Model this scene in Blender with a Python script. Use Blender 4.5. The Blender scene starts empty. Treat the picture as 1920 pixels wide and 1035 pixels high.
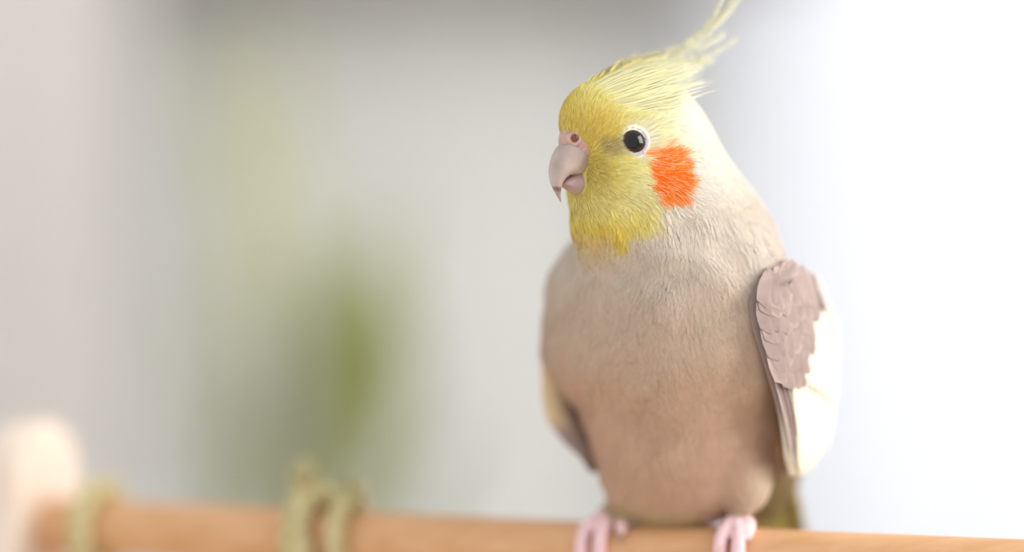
import bpy, math, random
import numpy as np
rng = np.random.default_rng(7)
random.seed(7)
C = bpy.context.scene.collection
PI = math.pi

# ------------------------------------------------------------------ camera, sky, lights, exposure
K = 6400.0            # design units per metre (the bird is drawn in units of 1/6.4 mm)
D = 4533.33           # focus distance in design units
CAMZ = 1.2
cd = bpy.data.cameras.new('camera'); cam = bpy.data.objects.new('camera', cd); C.objects.link(cam)
cam.location = (0, 0, CAMZ); cam.rotation_euler = (PI/2, 0, 0)
cd.sensor_width = 36; cd.lens = 85; cd.clip_start = 0.05; cd.clip_end = 60
cd.dof.use_dof = True; cd.dof.focus_distance = (D + 0) / K; cd.dof.aperture_fstop = 1.4
bpy.context.scene.camera = cam

w = bpy.data.worlds.new('world'); bpy.context.scene.world = w; w.use_nodes = True
bg = w.node_tree.nodes['Background']
bg.inputs['Color'].default_value = (1.0, 0.995, 0.985, 1); bg.inputs['Strength'].default_value = 1.0

def area(name, loc, target, sx, sy, power, col):
    l = bpy.data.lights.new(name, 'AREA'); l.shape = 'RECTANGLE'; l.size = sx; l.size_y = sy
    l.energy = power; l.color = col
    o = bpy.data.objects.new(name, l); C.objects.link(o); o.location = loc
    import mathutils
    d = mathutils.Vector(target) - mathutils.Vector(loc)
    o.rotation_euler = d.to_track_quat('-Z', 'Y').to_euler()
    return o
area('window_light', (1.34, 0.50, 1.75), (0.0, 0.75, 1.15), 1.0, 1.2, 34, (1.0, 0.985, 0.96))
area('window_light_far', (0.70, 3.1, 1.5), (0.62, 2.3, 1.3), 1.2, 1.6, 13, (0.95, 0.975, 1.0))

vs = bpy.context.scene.view_settings
vs.view_transform = 'Standard'; vs.look = 'None'; vs.gamma = 1; vs.use_curve_mapping = False
vs.exposure = 0.0
bpy.context.scene.display_settings.display_device = 'sRGB'

# ------------------------------------------------------------------ helpers
def lin(c):
    c = np.asarray(c, float) / 255.0
    return np.where(c <= 0.04045, c / 12.92, ((c + 0.055) / 1.055) ** 2.4)

def unit(v): return v / np.maximum(np.linalg.norm(v, axis=-1, keepdims=True), 1e-9)

def Wd(p):
    "design units (about the camera's focus point) to world metres"
    p = np.asarray(p, float)
    return p / K + np.array([0, D / K, CAMZ])

def at(px, py, dep):
    s = 1 + dep / D
    return np.array([(px - 960) * s, dep, (517.5 - py) * s])

def proj(p):
    s = 1 + p[..., 1] / D
    return 960 + p[..., 0] / s, 517.5 - p[..., 2] / s

def tag(o, label=None, cat=None, group=None, kind=None):
    if label: o['label'] = label
    if cat: o['category'] = cat
    if group: o['group'] = group
    if kind: o['kind'] = kind
    return o

def empty(name, loc):
    o = bpy.data.objects.new(name, None); C.objects.link(o); o.location = loc; o.empty_display_size = 0.02
    return o

def mesh_obj(name, verts, faces, mat, parent=None, col=None, smooth=True, origin=None):
    """verts in world metres; parent is an unrotated Empty or mesh; col = per-vertex linear RGB"""
    verts = np.asarray(verts, float)
    off = np.array(base_of(parent)) if parent is not None else (np.array(origin) if origin is not None else np.zeros(3))
    me = bpy.data.meshes.new(name)
    v = (verts - off).astype(np.float32)
    faces = np.asarray(faces)
    if faces.dtype == object:
        me.from_pydata([tuple(q) for q in v], [], [tuple(f) for f in faces])
    else:
        nv, nf, k = len(v), len(faces), faces.shape[1]
        me.vertices.add(nv); me.vertices.foreach_set('co', v.ravel())
        me.loops.add(nf * k); me.loops.foreach_set('vertex_index', faces.astype(np.int32).ravel())
        me.polygons.add(nf); me.polygons.foreach_set('loop_start', np.arange(0, nf * k, k, dtype=np.int32))
        try: me.polygons.foreach_set('loop_total', np.full(nf, k, dtype=np.int32))
        except Exception: pass
        me.update(calc_edges=True)
    if smooth: me.polygons.foreach_set('use_smooth', np.ones(len(me.polygons), dtype=bool))
    if col is not None:
        a = me.color_attributes.new('Col', 'FLOAT_COLOR', 'POINT')
        c4 = np.ones((len(v), 4), np.float32); c4[:, :3] = col
        a.data.foreach_set('color', c4.ravel())
    me.materials.append(mat)
    me.validate()
    o = bpy.data.objects.new(name, me); C.objects.link(o)
    if parent is not None: o.parent = parent
    elif origin is not None: o.location = origin
    return o

def base_of(o):
    p = np.zeros(3)
    while o is not None:
        p = p + np.array(o.location); o = o.parent
    return p

def grid_faces(nu, nv, close_u=False):
    "vertices indexed [i*nv + j], i in nu, j in nv"
    f = []
    for i in range(nu if close_u else nu - 1):
        i2 = (i + 1) % nu
        for j in range(nv - 1):
            f.append((i * nv + j, i2 * nv + j, i2 * nv + j + 1, i * nv + j + 1))
    return np.array(f)

def box(name, lo, hi, mat, parent=None, bev=0.0, origin=None):
    import bmesh
    bm = bmesh.new(); bmesh.ops.create_cube(bm, size=1)
    lo = np.array(lo, float); hi = np.array(hi, float)
    off = base_of(parent) if parent is not None else (np.array(origin) if origin is not None else np.zeros(3))
    for v in bm.verts:
        v.co = [(lo[i] + hi[i]) / 2 + v.co[i] * (hi[i] - lo[i]) - off[i] for i in range(3)]
    if bev: bmesh.ops.bevel(bm, geom=bm.edges[:], offset=bev, segments=3, affect='EDGES', profile=0.6)
    me = bpy.data.meshes.new(name); bm.to_mesh(me); bm.free(); me.materials.append(mat)
    o = bpy.data.objects.new(name, me); C.objects.link(o)
    if parent is not None: o.parent = parent
    elif origin is not None: o.location = origin
    return o

def tube(pts, rad, n=10):
    "verts, faces of a capped tube through pts with radii rad"
    pts = np.asarray(pts, float); m = len(pts); rad = np.broadcast_to(rad, (m,))
    t = unit(np.gradient(pts, axis=0))
    a = np.array([0.13, 0.31, 0.94]); a = a / np.linalg.norm(a)
    u = np.zeros_like(pts); cur = unit(np.cross(t[0], a))
    for i in range(m):
        cur = cur - t[i] * np.dot(cur, t[i]); cur = cur / (np.linalg.norm(cur) + 1e-9); u[i] = cur
    v = np.cross(t, u)
    th = np.arange(n) * 2 * PI / n
    ring = pts[:, None] + rad[:, None, None] * (np.cos(th)[None, :, None] * u[:, None] + np.sin(th)[None, :, None] * v[:, None])
    V = ring.reshape(-1, 3).tolist(); F = []
    for i in range(m - 1):
        for j in range(n):
            j2 = (j + 1) % n
            F.append((i * n + j, i * n + j2, (i + 1) * n + j2, (i + 1) * n + j))
    V.append((pts[0] - t[0] * rad[0] * .6).tolist()); V.append((pts[-1] + t[-1] * rad[-1] * .6).tolist())
    for j in range(n):
        j2 = (j + 1) % n
        F.append((len(V) - 2, j2, j, j)); F.append((len(V) - 1, (m - 1) * n + j, (m - 1) * n + j2, (m - 1) * n + j2))
    return np.array(V), F

def merge(parts):
    V = []; F = []; n = 0
    for v, f in parts:
        V.append(np.asarray(v))
        for q in f:
            q = tuple(int(x) + n for x in q)
            F.append(q if len(q) < 4 or q[2] != q[3] else q[:3])
        n += len(v)
    o = np.empty(len(F), dtype=object)
    for i, q in enumerate(F): o[i] = q
    return np.concatenate(V), o

# ------------------------------------------------------------------ materials
def new_mat(name):
    m = bpy.data.materials.new(name); m.use_nodes = True
    return m, m.node_tree.nodes, m.node_tree.links, m.node_tree.nodes['Principled BSDF']

def plain(name, rgb, rough=0.6, noise=0.0, scale=20, spec=0.3, bump=0.0, **kw):
    m, N, L, P = new_mat(name)
    c = lin(rgb); P.inputs['Base Color'].default_value = (*c, 1); P.inputs['Roughness'].default_value = rough
    P.inputs['Specular IOR Level'].default_value = spec
    if noise or bump:
        tc = N.new('ShaderNodeTexCoord'); nz = N.new('ShaderNodeTexNoise'); nz.inputs['Scale'].default_value = scale
        nz.inputs['Detail'].default_value = 5
        L.new(tc.outputs['Object'], nz.inputs['Vector'])
        if noise:
            r = N.new('ShaderNodeValToRGB')
            r.color_ramp.elements[0].position = .3; r.color_ramp.elements[1].position = .7
            r.color_ramp.elements[0].color = (*(c * (1 - noise)), 1); r.color_ramp.elements[1].color = (*np.minimum(c * (1 + noise), 1), 1)
            L.new(nz.outputs['Fac'], r.inputs['Fac']); L.new(r.outputs['Color'], P.inputs['Base Color'])
        if bump:
            b = N.new('ShaderNodeBump'); b.inputs['Strength'].default_value = bump; b.inputs['Distance'].default_value = .002
            L.new(nz.outputs['Fac'], b.inputs['Height']); L.new(b.outputs['Normal'], P.inputs['Normal'])
    for k, v in kw.items(): P.inputs[k.replace('_', ' ')].default_value = v
    return m

def attr_mat(name, rough=0.75, transl=0.0, spec=0.2, sheen=0.0, coat=0.0, bump=0.0, bscale=900, sss=0.0, mottle=0.0):
    m, N, L, P = new_mat(name)
    a = N.new('ShaderNodeVertexColor'); a.layer_name = 'Col'
    csrc = a.outputs['Color']
    tc = N.new('ShaderNodeTexCoord'); nz = N.new('ShaderNodeTexNoise'); nz.inputs['Scale'].default_value = bscale
    nz.inputs['Detail'].default_value = 4
    L.new(tc.outputs['Object'], nz.inputs['Vector'])
    if mottle:
        mr = N.new('ShaderNodeMapRange'); mr.inputs['From Min'].default_value = .3; mr.inputs['From Max'].default_value = .7
        mr.inputs['To Min'].default_value = 1 - mottle; mr.inputs['To Max'].default_value = 1 + mottle
        L.new(nz.outputs['Fac'], mr.inputs['Value'])
        vm = N.new('ShaderNodeVectorMath'); vm.operation = 'SCALE'
        L.new(csrc, vm.inputs[0]); L.new(mr.outputs['Result'], vm.inputs['Scale']); csrc = vm.outputs['Vector']
    L.new(csrc, P.inputs['Base Color'])
    P.inputs['Roughness'].default_value = rough; P.inputs['Specular IOR Level'].default_value = spec
    P.inputs['Sheen Weight'].default_value = sheen; P.inputs['Coat Weight'].default_value = coat
    P.inputs['Coat Roughness'].default_value = .1
    if sss:
        P.inputs['Subsurface Weight'].default_value = sss; P.inputs['Subsurface Scale'].default_value = .002
    if bump:
        b = N.new('ShaderNodeBump'); b.inputs['Strength'].default_value = bump; b.inputs['Distance'].default_value = .0004
        L.new(nz.outputs['Fac'], b.inputs['Height']); L.new(b.outputs['Normal'], P.inputs['Normal'])
    if transl:
        t = N.new('ShaderNodeBsdfTranslucent'); L.new(csrc, t.inputs['Color'])
        mx = N.new('ShaderNodeMixShader'); mx.inputs[0].default_value = transl
        L.new(P.outputs[0], mx.inputs[1]); L.new(t.outputs[0], mx.inputs[2])
        L.new(mx.outputs[0], N['Material Output'].inputs['Surface'])
    return m

def wood(name, a, b, scale=8, rough=.45, stretch=(1, 1, 1), rot=0.0):
    m, N, L, P = new_mat(name)
    tc = N.new('ShaderNodeTexCoord'); mp = N.new('ShaderNodeMapping')
    mp.inputs['Scale'].default_value = stretch; mp.inputs['Rotation'].default_value = (0, 0, rot)
    nz = N.new('ShaderNodeTexNoise'); nz.inputs['Scale'].default_value = scale; nz.inputs['Detail'].default_value = 6
    nz.inputs['Distortion'].default_value = .6
    r = N.new('ShaderNodeValToRGB'); r.color_ramp.elements[0].position = .35; r.color_ramp.elements[1].position = .7
    r.color_ramp.elements[0].color = (*lin(a), 1); r.color_ramp.elements[1].color = (*lin(b), 1)
    L.new(tc.outputs['Object'], mp.inputs['Vector']); L.new(mp.outputs['Vector'], nz.inputs['Vector'])
    L.new(nz.outputs['Fac'], r.inputs['Fac']); L.new(r.outputs['Color'], P.inputs['Base Color'])
    P.inputs['Roughness'].default_value = rough; P.inputs['Specular IOR Level'].default_value = .35
    return m

M_wall = plain('wall_paint', (234, 236, 233), .9, noise=.02, scale=4)
M_white = plain('white_paint', (238, 239, 241), .5, noise=.01, scale=5)
M_ceil = plain('ceiling_paint', (235, 235, 232), .9, noise=.01)
M_floor = wood('oak_floor', (150, 118, 88), (178, 146, 112), 5, .4, (6, .6, 1))
M_shelf = plain('grey_shelf_board', (160, 158, 156), .6, noise=.05, scale=15)
M_perch = wood('beech_rod', (210, 160, 114), (222, 176, 134), 30, .42, (.35, 6, 6), -0.394)
M_board = wood('beech_board', (234, 214, 198), (240, 224, 210), 22, .45, (5, 5, .5))
M_base = wood('beech_base', (212, 168, 126), (224, 182, 142), 22, .5, (.6, 5, 5))
M_table = wood('table_oak', (196, 172, 146), (212, 190, 164), 8, .45, (.5, 6, 6))
M_rope = attr_mat('seagrass_rope', .8, transl=.1, mottle=.18, bscale=400, bump=.4)
M_leaf = attr_mat('plant_leaf', .45, transl=.3, spec=.4, mottle=.08, bscale=30)
M_pot = plain('glazed_pot', (222, 220, 214), .3, noise=.02)
M_soil = plain('potting_soil', (62, 46, 34), .95, noise=.3, scale=60, bump=.6)
M_body = attr_mat('bird_skin_and_down', .85, sheen=.2, mottle=.05, bscale=500, bump=.3)
M_feather = attr_mat('contour_feathers', .8, transl=.28, spec=.12, sheen=.15)
M_blade = attr_mat('wing_feather_vane', .65, transl=.15, spec=.25, mottle=.06, bscale=260)
M_beak = attr_mat('beak_horn', .28, spec=.55, coat=.4, mottle=.13, bscale=220, bump=.35, sss=.1)
M_cere = attr_mat('cere_skin', .5, spec=.4, mottle=.12, bscale=900, bump=.8, sss=.2)
M_eye = attr_mat('eye_wet', .05, spec=.45)
M_lid = attr_mat('eyelid_skin', .6, spec=.3, mottle=.12, bscale=1500, bump=1.0)
M_claw = plain('claw_horn', (176, 150, 142), .35, noise=.1, scale=400)

m, N, L, P = new_mat('sheer_curtain'); M_sheer = m
P.inputs['Base Color'].default_value = (*lin((246, 247, 250)), 1); P.inputs['Roughness'].default_value = .9
t = N.new('ShaderNodeBsdfTranslucent'); t.inputs['Color'].default_value = (*lin((246, 248, 252)), 1)
tr = N.new('ShaderNodeBsdfTransparent')
m1 = N.new('ShaderNodeMixShader'); m1.inputs[0].default_value = .6
m2 = N.new('ShaderNodeMixShader'); m2.inputs[0].default_value = .12
L.new(P.outputs[0], m1.inputs[1]); L.new(t.outputs[0], m1.inputs[2]); L.new(m1.outputs[0], m2.inputs[1]); L.new(tr.outputs[0], m2.inputs[2])
L.new(m2.outputs[0], N['Material Output'].inputs['Surface'])
M_drape = plain('grey_drape_cloth', (224, 222, 219), .9, noise=.03, scale=40)
M_glass, N, L, P = new_mat('window_glass')
P.inputs['Base Color'].default_value = (1, 1, 1, 1); P.inputs['Transmission Weight'].default_value = 1; P.inputs['Roughness'].default_value = 0; P.inputs['IOR'].default_value = 1.02

# ------------------------------------------------------------------ the room
def struct(o): o['kind'] = 'structure'; return o
YB = 2.6
XR = 1.30; XL = -1.7; ZC = 2.5
struct(box('floor', (XL, -.8, -.1), (XR + .15, YB + .12, 0), M_floor))
# back wall with the window opening at the right (x .33..1.14, z .75..2.2)
WX0, WX1, WZ0, WZ1 = .27, 1.16, .72, 2.2
wb = box('wall_back', (XL, YB, 0), (WX0, YB + .12, ZC), M_wall); struct(wb)
struct(box('wall_back', (WX1, YB, 0), (XR + .15, YB + .12, ZC), M_white))
struct(box('wall_back', (WX0, YB, 0), (WX1, YB + .12, WZ0), M_white))
struct(box('wall_back', (WX0, YB, WZ1), (WX1, YB + .12, ZC), M_white))
# right wall with the near window (y .0..1.0, z 1.0..2.3)
RY0, RY1, RZ0, RZ1 = -.05, 1.05, 1.12, 2.3
struct(box('wall_right', (XR, RY1, 0), (XR + .15, YB, ZC), M_white))
struct(box('wall_right', (XR, -.8, 0), (XR + .15, RY0, ZC), M_white))
struct(box('wall_right', (XR, RY0, 0), (XR + .15, RY1, RZ0), M_white))
struct(box('wall_right', (XR, RY0, RZ1), (XR + .15, RY1, ZC), M_white))
struct(box('ceiling', (XL, .9, ZC), (XR + .15, YB + .12, ZC + .1), M_ceil))
struct(box('baseboard_back', (XL, YB - .015, 0), (WX0 + .8, YB, .09), M_white, bev=.003))
def window(name, x0, x1, y, z0, z1, axis):
    r = empty(name, (0, 0, 0)); r['kind'] = 'structure'
    def b(nm, a0, a1, c0, c1, th=.03, mat=M_white, bev=.004):
        if axis == 'y': box(nm, (a0, y - th, c0), (a1, y + th, c1), mat, r, bev)
        else: box(nm, (y - th, a0, c0), (y + th, a1, c1), mat, r, bev)
    f = .05
    b('window_frame', x0, x0 + f, z0, z1); b('window_frame', x1 - f, x1, z0, z1)
    b('window_frame', x0 + f, x1 - f, z0, z0 + f); b('window_frame', x0 + f, x1 - f, z1 - f, z1)
    xm = (x0 + x1) / 2; b('mullion', xm - .02, xm + .02, z0 + f, z1 - f, .025)
    b('pane', x0 + f, xm - .02, z0 + f, z1 - f, .002, M_glass, 0); b('pane', xm + .02, x1 - f, z0 + f, z1 - f, .002, M_glass, 0)
    return r
window('window_1', WX0, WX1, YB + .07, WZ0, WZ1, 'y')
window('window_2', RY0, RY1, XR + .10, RZ0, RZ1, 'x')

def cloth(name, x0, x1, y, z0, z1, waves, amp, mat, ph=0.0):
    nu, nv = 160, 24
    u = np.linspace(0, 1, nu)[:, None]; v = np.linspace(0, 1, nv)[None, :]
    X = x0 + (x1 - x0) * u + 0 * v
    Y = y + amp * (np.sin(u * waves * 2 * PI + ph) + .35 * np.sin(u * waves * 3.7 * PI + 1.3)) * (.5 + .5 * (1 - v)) + 0 * v
    Z = z0 + (z1 - z0) * v + 0 * u
    V = np.stack([X, Y, Z], -1).reshape(-1, 3)
    o = mesh_obj(name, V, grid_faces(nu, nv), mat, origin=((x0 + x1) / 2, y, z0))
    s = o.modifiers.new('s', 'SOLIDIFY'); s.thickness = .0015
    return o
tag(cloth('sheer_curtain', .21, 1.26, YB - .20, .04, 2.28, 9, .028, M_sheer),
    'white sheer curtain glowing in front of the bright window behind the bird', 'curtain')
tag(cloth('drape', -1.1, -.36, YB - .26, .04, 2.28, 7, .03, M_drape),
    'pale pinkish grey drape hanging at the left edge of the blurred background', 'curtain')
rr = empty('curtain_rod', (0, YB - .23, 2.3)); tag(rr, 'thin white curtain rod running above the drape and the sheer curtain', 'curtain rod')
v, f = tube(np.array([[-1.4, YB - .23, 2.3], [0, YB - .23, 2.3], [1.28, YB - .23, 2.3]]), .012, 12)
v, f = merge([(v, f)]); mesh_obj('rod', v, f, M_white, rr)
for x in (-1.25, .02, 1.22): box('bracket', (x - .01, YB - .23, 2.29), (x + .01, YB + .001, 2.31), M_white, rr)
# shelf whose shaded underside closes the top of the picture
sh = empty('wall_shelf', (-.35, YB, 1.49)); tag(sh, 'dark grey wall shelf, only its blurred lower edge darkening the top of the picture', 'shelf')
box('shelf_board', (-1.0, YB - .22, 1.515), (.30, YB + .001, 1.575), M_shelf, sh, .003)
for x in (-.7, .1): box('shelf_bracket', (x - .012, YB - .15, 1.485), (x + .012, YB + .001, 1.518), M_shelf, sh, .002)

# ------------------------------------------------------------------ perch stand on a table
TZ = .88
PZ = -551.0; PR = 60.0
pu = unit(np.array([1795., -747., 0]))          # along the perch, towards the right and the camera
pn = np.array([pu[1], -pu[0], 0.0])             # horizontal, towards the camera side
if pn[1] > 0: pn = -pn
P0 = np.array([317., 239., PZ])
def perch_at(px):
    "point of the perch axis seen at picture column px"
    lo, hi = -3000., 3000.
    for _ in range(60):
        m_ = (lo + hi) / 2; q = P0 + pu * m_
        if proj(q)[0] < px: lo = m_
        else: hi = m_
    return P0 + pu * lo
st_base = Wd(perch_at(93)); st_base = np.array([st_base[0], st_base[1], TZ])
stand = empty('perch_stand', st_base)
tag(stand, 'pale beech bird perch stand, round rod between upright boards, under the cockatiel', 'perch')
pl, pr_ = perch_at(93), perch_at(93) + pu * 2550
pts = np.linspace(pl - pu * 40, pr_ + pu * 40, 40)
V, F = tube(pts, PR, 40); V, F = merge([(Wd(V), F)]); mesh_obj('perch_rod', V, F, M_perch, stand)
def side_board(c, s):
    "upright board with a round top; c axis point, s thickness direction sign"
    zb = (TZ - CAMZ) * K + 60
    prof = []
    for k in range(25):
        a = PI * k / 24; prof.append((125 * math.cos(a), 106 + PZ + 125 * math.sin(a)))
    left = [(-129, PZ + 40), (-150, PZ - 60), (-180, PZ - 180), (-215, PZ - 320), (-230, zb)]
    right = [(230, zb), (215, PZ - 320), (180, PZ - 180), (150, PZ - 60), (129, PZ + 40)]
    prof = prof + left + right; n = len(prof); th = 95; bv = 9
    rings = []
    for off, ins in ((0, bv), (bv * .3, bv * .3), (bv, 0), (th - bv, 0), (th - bv * .3, bv * .3), (th, bv)):
        r = []
        for (a, z) in prof:
            sc = 1 - ins / 125
            r.append(c * [1, 1, 0] + pn * a * sc + np.array([0, 0, z if z < PZ - 300 else PZ + (z - PZ) * sc]) - pu * s * off)
        rings.append(r)
    V = Wd(np.array(rings).reshape(-1, 3)); F = []
    for i in range(5):
        for j in range(n):
            F.append((i * n + j, i * n + (j + 1) % n, (i + 1) * n + (j + 1) % n, (i + 1) * n + j))
    F.append(tuple(range(n))[::-1]); F.append(tuple(range(5 * n, 6 * n)))
    Fo = np.empty(len(F), dtype=object)
    for i, q in enumerate(F): Fo[i] = q
    o = mesh_obj('side_board', V, Fo, M_board, stand, smooth=False)
    return o
side_board(pl, 1); side_board(pr_, -1)
# base plank joining the boards
mid = (pl + pr_) / 2; hl = np.linalg.norm((pr_ - pl)[:2]) / 2 + 160
V = []
for sx in (-1, 1):
    for sy in (-1, 1):
        for zz in (TZ, TZ + .012):
            q = Wd(mid + pu * hl * sx + pn * 260 * sy); V.append((q[0], q[1], zz))
F = np.array([(0, 1, 3, 2), (4, 6, 7, 5), (0, 4, 5, 1), (2, 3, 7, 6), (0, 2, 6, 4), (1, 5, 7, 3)])
bb = mesh_obj('base_board', V, F, M_base, stand, smooth=False)
bv = bb.modifiers.new('b', 'BEVEL'); bv.width = .002; bv.segments = 2
tb = empty('table', (.1, .8, 0)); tag(tb, 'light oak table below the perch stand, outside the picture', 'table')
box('tabletop', (-.62, .35, TZ - .03), (.72, 1.25, TZ), M_table, tb, .004)
for sx in (-.56, .66):
    for sy in (.41, 1.19): box('leg', (sx - .025, sy - .025, 0), (sx + .025, sy + .025, TZ - .03), M_table, tb, .003)

# ------------------------------------------------------------------ ropes tied round the rod
def rope_strands(path, R, twist, r=None, n=9, ph=0.):
    "three plies twisted about path"
    path = np.asarray(path, float)
    t = unit(np.gradient(path, axis=0)); m_ = len(path)
    cur = unit(np.cross(t[0], np.array([.2, .5, .8]))); u = np.zeros_like(path)
    for i in range(m_):
        cur = cur - t[i] * np.dot(cur, t[i]); cur /= np.linalg.norm(cur); u[i] = cur
    v = np.cross(t, u)
    s = np.concatenate([[0], np.cumsum(np.linalg.norm(np.diff(path, axis=0), axis=1))])
    out = []
    for k in range(3):
        a = s / twist * 2 * PI + k * 2 * PI / 3 + ph
        q = path + R * .54 * (np.cos(a)[:, None] * u + np.sin(a)[:, None] * v)
        out.append(tube(q, R * .52, n))
    return out
def wrap_path(c, rad, a0, a1, shift, n=60):
    "angle 0 = top of rod, + towards the camera"
    a = np.linspace(a0, a1, n)
    return c + pu * np.linspace(-shift, shift, n)[:, None] + pn * (np.sin(a) * rad)[:, None] + np.array([0, 0, 1.]) * (np.cos(a) * rad)[:, None]
def fray(tip, d, n, ln, spread, wdt=2.2):
    d = unit(np.asarray(d, float)); out = []
    for _ in range(n):
        dd = unit(d + rng.normal(0, spread, 3)); side = unit(np.cross(dd, rng.normal(size=3)))
        l_ = ln * rng.uniform(.5, 1.1); b = tip + rng.normal(0, 7, 3)
        q = [b - d * 20, b, b + dd * l_ * .5, b + dd * l_ + side * l_ * .2]
        out.append(tube(np.array(q), np.array([wdt, wdt, wdt * .8, wdt * .4]), 4))
    return out
STRAW = lin((234, 226, 186)); STRAW2 = lin((186, 170, 112))
def rope_obj(name, root, pieces):
    V, F = merge([(Wd(v), f) for v, f in pieces])
    nz = .45 + .55 * np.sin(V[:, 0] * 900 + 3 * np.sin(V[:, 2] * 700)) * np.sin(V[:, 2] * 1300 + V[:, 1] * 800)
    col = STRAW * nz[:, None] + STRAW2 * (1 - nz[:, None])
    return mesh_obj(name, V, F, M_rope, root, col=col)
# left rope: one thick loop over the rod, its tail hanging down
c1 = perch_at(188)
r1 = empty('rope_loop', Wd(c1)); tag(r1, 'twisted straw-green seagrass rope looped once over the rod beside the end board', 'rope')
rope_obj('loop', r1, rope_strands(wrap_path(c1, PR + 27, -2.9, 3.3, 2, 90), 25, 110))
down = np.linspace(c1 + pn * 70 + np.array([0, 0, -30.]), c1 + pn * 60 + np.array([0, 0, -620.]), 60)
rope_obj('tail', r1, rope_strands(down, 25, 110) + fray(down[-1], (0, 0, -1), 30, 60, .3))
# right rope: a knot of two plies with frayed ends standing up
c2 = perch_at(600)
r2 = empty('rope_knot', Wd(c2)); tag(r2, 'knotted seagrass rope with two frayed ends standing up from the middle of the rod', 'rope')
ca = perch_at(592)
rope_obj('loop', r2, rope_strands(wrap_path(ca, PR + 30, -3.0, 3.2, -20, 90), 28, 125))
cb = perch_at(655)
rope_obj('loop', r2, rope_strands(wrap_path(cb, PR + 24, -3.0, 2.9, 18, 90), 22, 100, ph=1.))
e1 = perch_at(578) + np.array([0, 0, PR + 25.]) + pn * 30
p1 = np.linspace(e1, e1 + np.array([4., 0, 24.]), 14)
rope_obj('frayed_end', r2, rope_strands(p1, 27, 120) + fray(p1[-1], (0.1, 0, 1), 70, 60, .45))
e2 = perch_at(652) + np.array([0, 0, PR + 10.]) + pn * 30
p2 = np.linspace(e2, e2 + np.array([30., 0, 16.]), 14)
rope_obj('frayed_end', r2, rope_strands(p2, 17, 100) + fray(p2[-1], (0.35, 0, 1), 55, 50, .5))
dn = np.linspace(ca + pn * 84 + np.array([0, 0, 20.]), cb + pn * 64 + np.array([0, 0, -560.]), 70)
rope_obj('tail', r2, rope_strands(dn, 28, 140, ph=2.) + fray(dn[-1], (0, 0, -1), 40, 70, .3))

# ------------------------------------------------------------------ potted plant far behind
plant = empty('potted_plant', (-.17, 1.78, 0)); tag(plant, 'tall green strap-leaved potted plant, very blurred, standing left of the bird far behind', 'plant')
def lathe(prof, c, n=32):
    th = np.arange(n) * 2 * PI / n
    V = np.array([[c[0] + r * math.cos(a), c[1] + r * math.sin(a), c[2] + z] for a in th for (r, z) in prof])
    return V, grid_faces(n, len(prof), True)
V, F = lathe([(0.001, 0), (.10, 0), (.13, .03), (.155, .30), (.160, .31), (.150, .315), (.142, .30), (.140, .27)], (-.17, 1.78, 0))
mesh_obj('pot', V, F, M_pot, plant)
V, F = lathe([(.001, .275), (.07, .28), (.141, .272)], (-.17, 1.78, 0)); mesh_obj('soil', V, F, M_soil, plant)
for k, (dx, dy, hgt) in enumerate([(-.02, 0, .62), (.03, .02, .5), (-.04, -.02, .42)]):
    pts = np.array([(-.17 + dx * t_ + .01 * math.sin(t_ * 5 + k), 1.78 + dy * t_, .26 + hgt * t_) for t_ in np.linspace(0, 1, 12)])
    V, F = tube(pts, .011, 8); V, F = merge([(V, F)]); mesh_obj('stem', V, F, plain('stem_bark_%d' % k, (132, 112, 78), .8, noise=.1), plant)
def leaf(start, mid_, end, wd, col, fold=.25):
    n = 16; t_ = np.linspace(0, 1, n)[:, None]
    c = (1 - t_) ** 2 * np.array(start) + 2 * t_ * (1 - t_) * np.array(mid_) + t_ ** 2 * np.array(end)
    tg = unit(np.gradient(c, axis=0)); side = unit(np.cross(tg, np.array([.1, -1, .15]))); nr = np.cross(side, tg)
    wdt = wd * (np.sin(PI * np.clip(t_, 0, 1) ** 2.6) ** .8 + .03) * (1 - .7 * (t_ > .99))
    V = np.stack([c - side * wdt + nr * wdt * fold, c, c + side * wdt + nr * wdt * fold], 1).reshape(-1, 3)
    colr = np.tile(lin(col), (len(V), 1)); colr[1::3] *= 1.15
    o = mesh_obj('leaf', V, grid_faces(n, 3), M_leaf, plant, col=colr)
    s_ = o.modifiers.new('s', 'SOLIDIFY'); s_.thickness = .0012
def bgp(px, py, y):    # a point on the sight line through a picture pixel at distance y (metres)
    return ((px - 960) / D * y, y, CAMZ + (517.5 - py) / D * y)
LV = [  # start px,py  mid  end  width  colour
    ((650, 1180), (640, 860), (692, 440), .025, (164, 170, 108), 1.74),
    ((655, 1180), (690, 900), (732, 500), .023, (160, 168, 104), 1.70),
    ((650, 1190), (650, 900), (650, 480), .018, (162, 168, 112), 1.80),
    ((660, 1190), (700, 820), (780, 640), .012, (140, 152, 90), 1.80),
    ((640, 1180), (580, 700), (575, 430), .010, (150, 158, 100), 1.86),
    ((640, 1180), (520, 960), (470, 620), .012, (172, 178, 132), 1.84),
    ((630, 1190), (500, 1000), (430, 760), .011, (170, 176, 130), 1.78),
    ((650, 1180), (480, 640), (430, 180), .010, (206, 208, 150), 1.95),
    ((650, 1180), (540, 560), (370, 60), .010, (208, 210, 156), 2.0),
    ((650, 1180), (600, 500), (500, 20), .010, (204, 206, 152), 2.0),
    ((655, 1180), (720, 700), (745, 330), .009, (170, 176, 124), 1.9),
    ((655, 1180), (800, 930), (860, 800), .009, (136, 150, 100), 1.84),
    ((630, 1190), (420, 900), (350, 500), .008, (196, 198, 146), 1.95),
]
for (a, b_, c_, wd, colr, y) in LV:
    leaf((-.17 + (a[0] - 650) * .0014, 1.78, .84), bgp(*b_, (y + 1.78) / 2), bgp(*c_, y), wd, colr)
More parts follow.
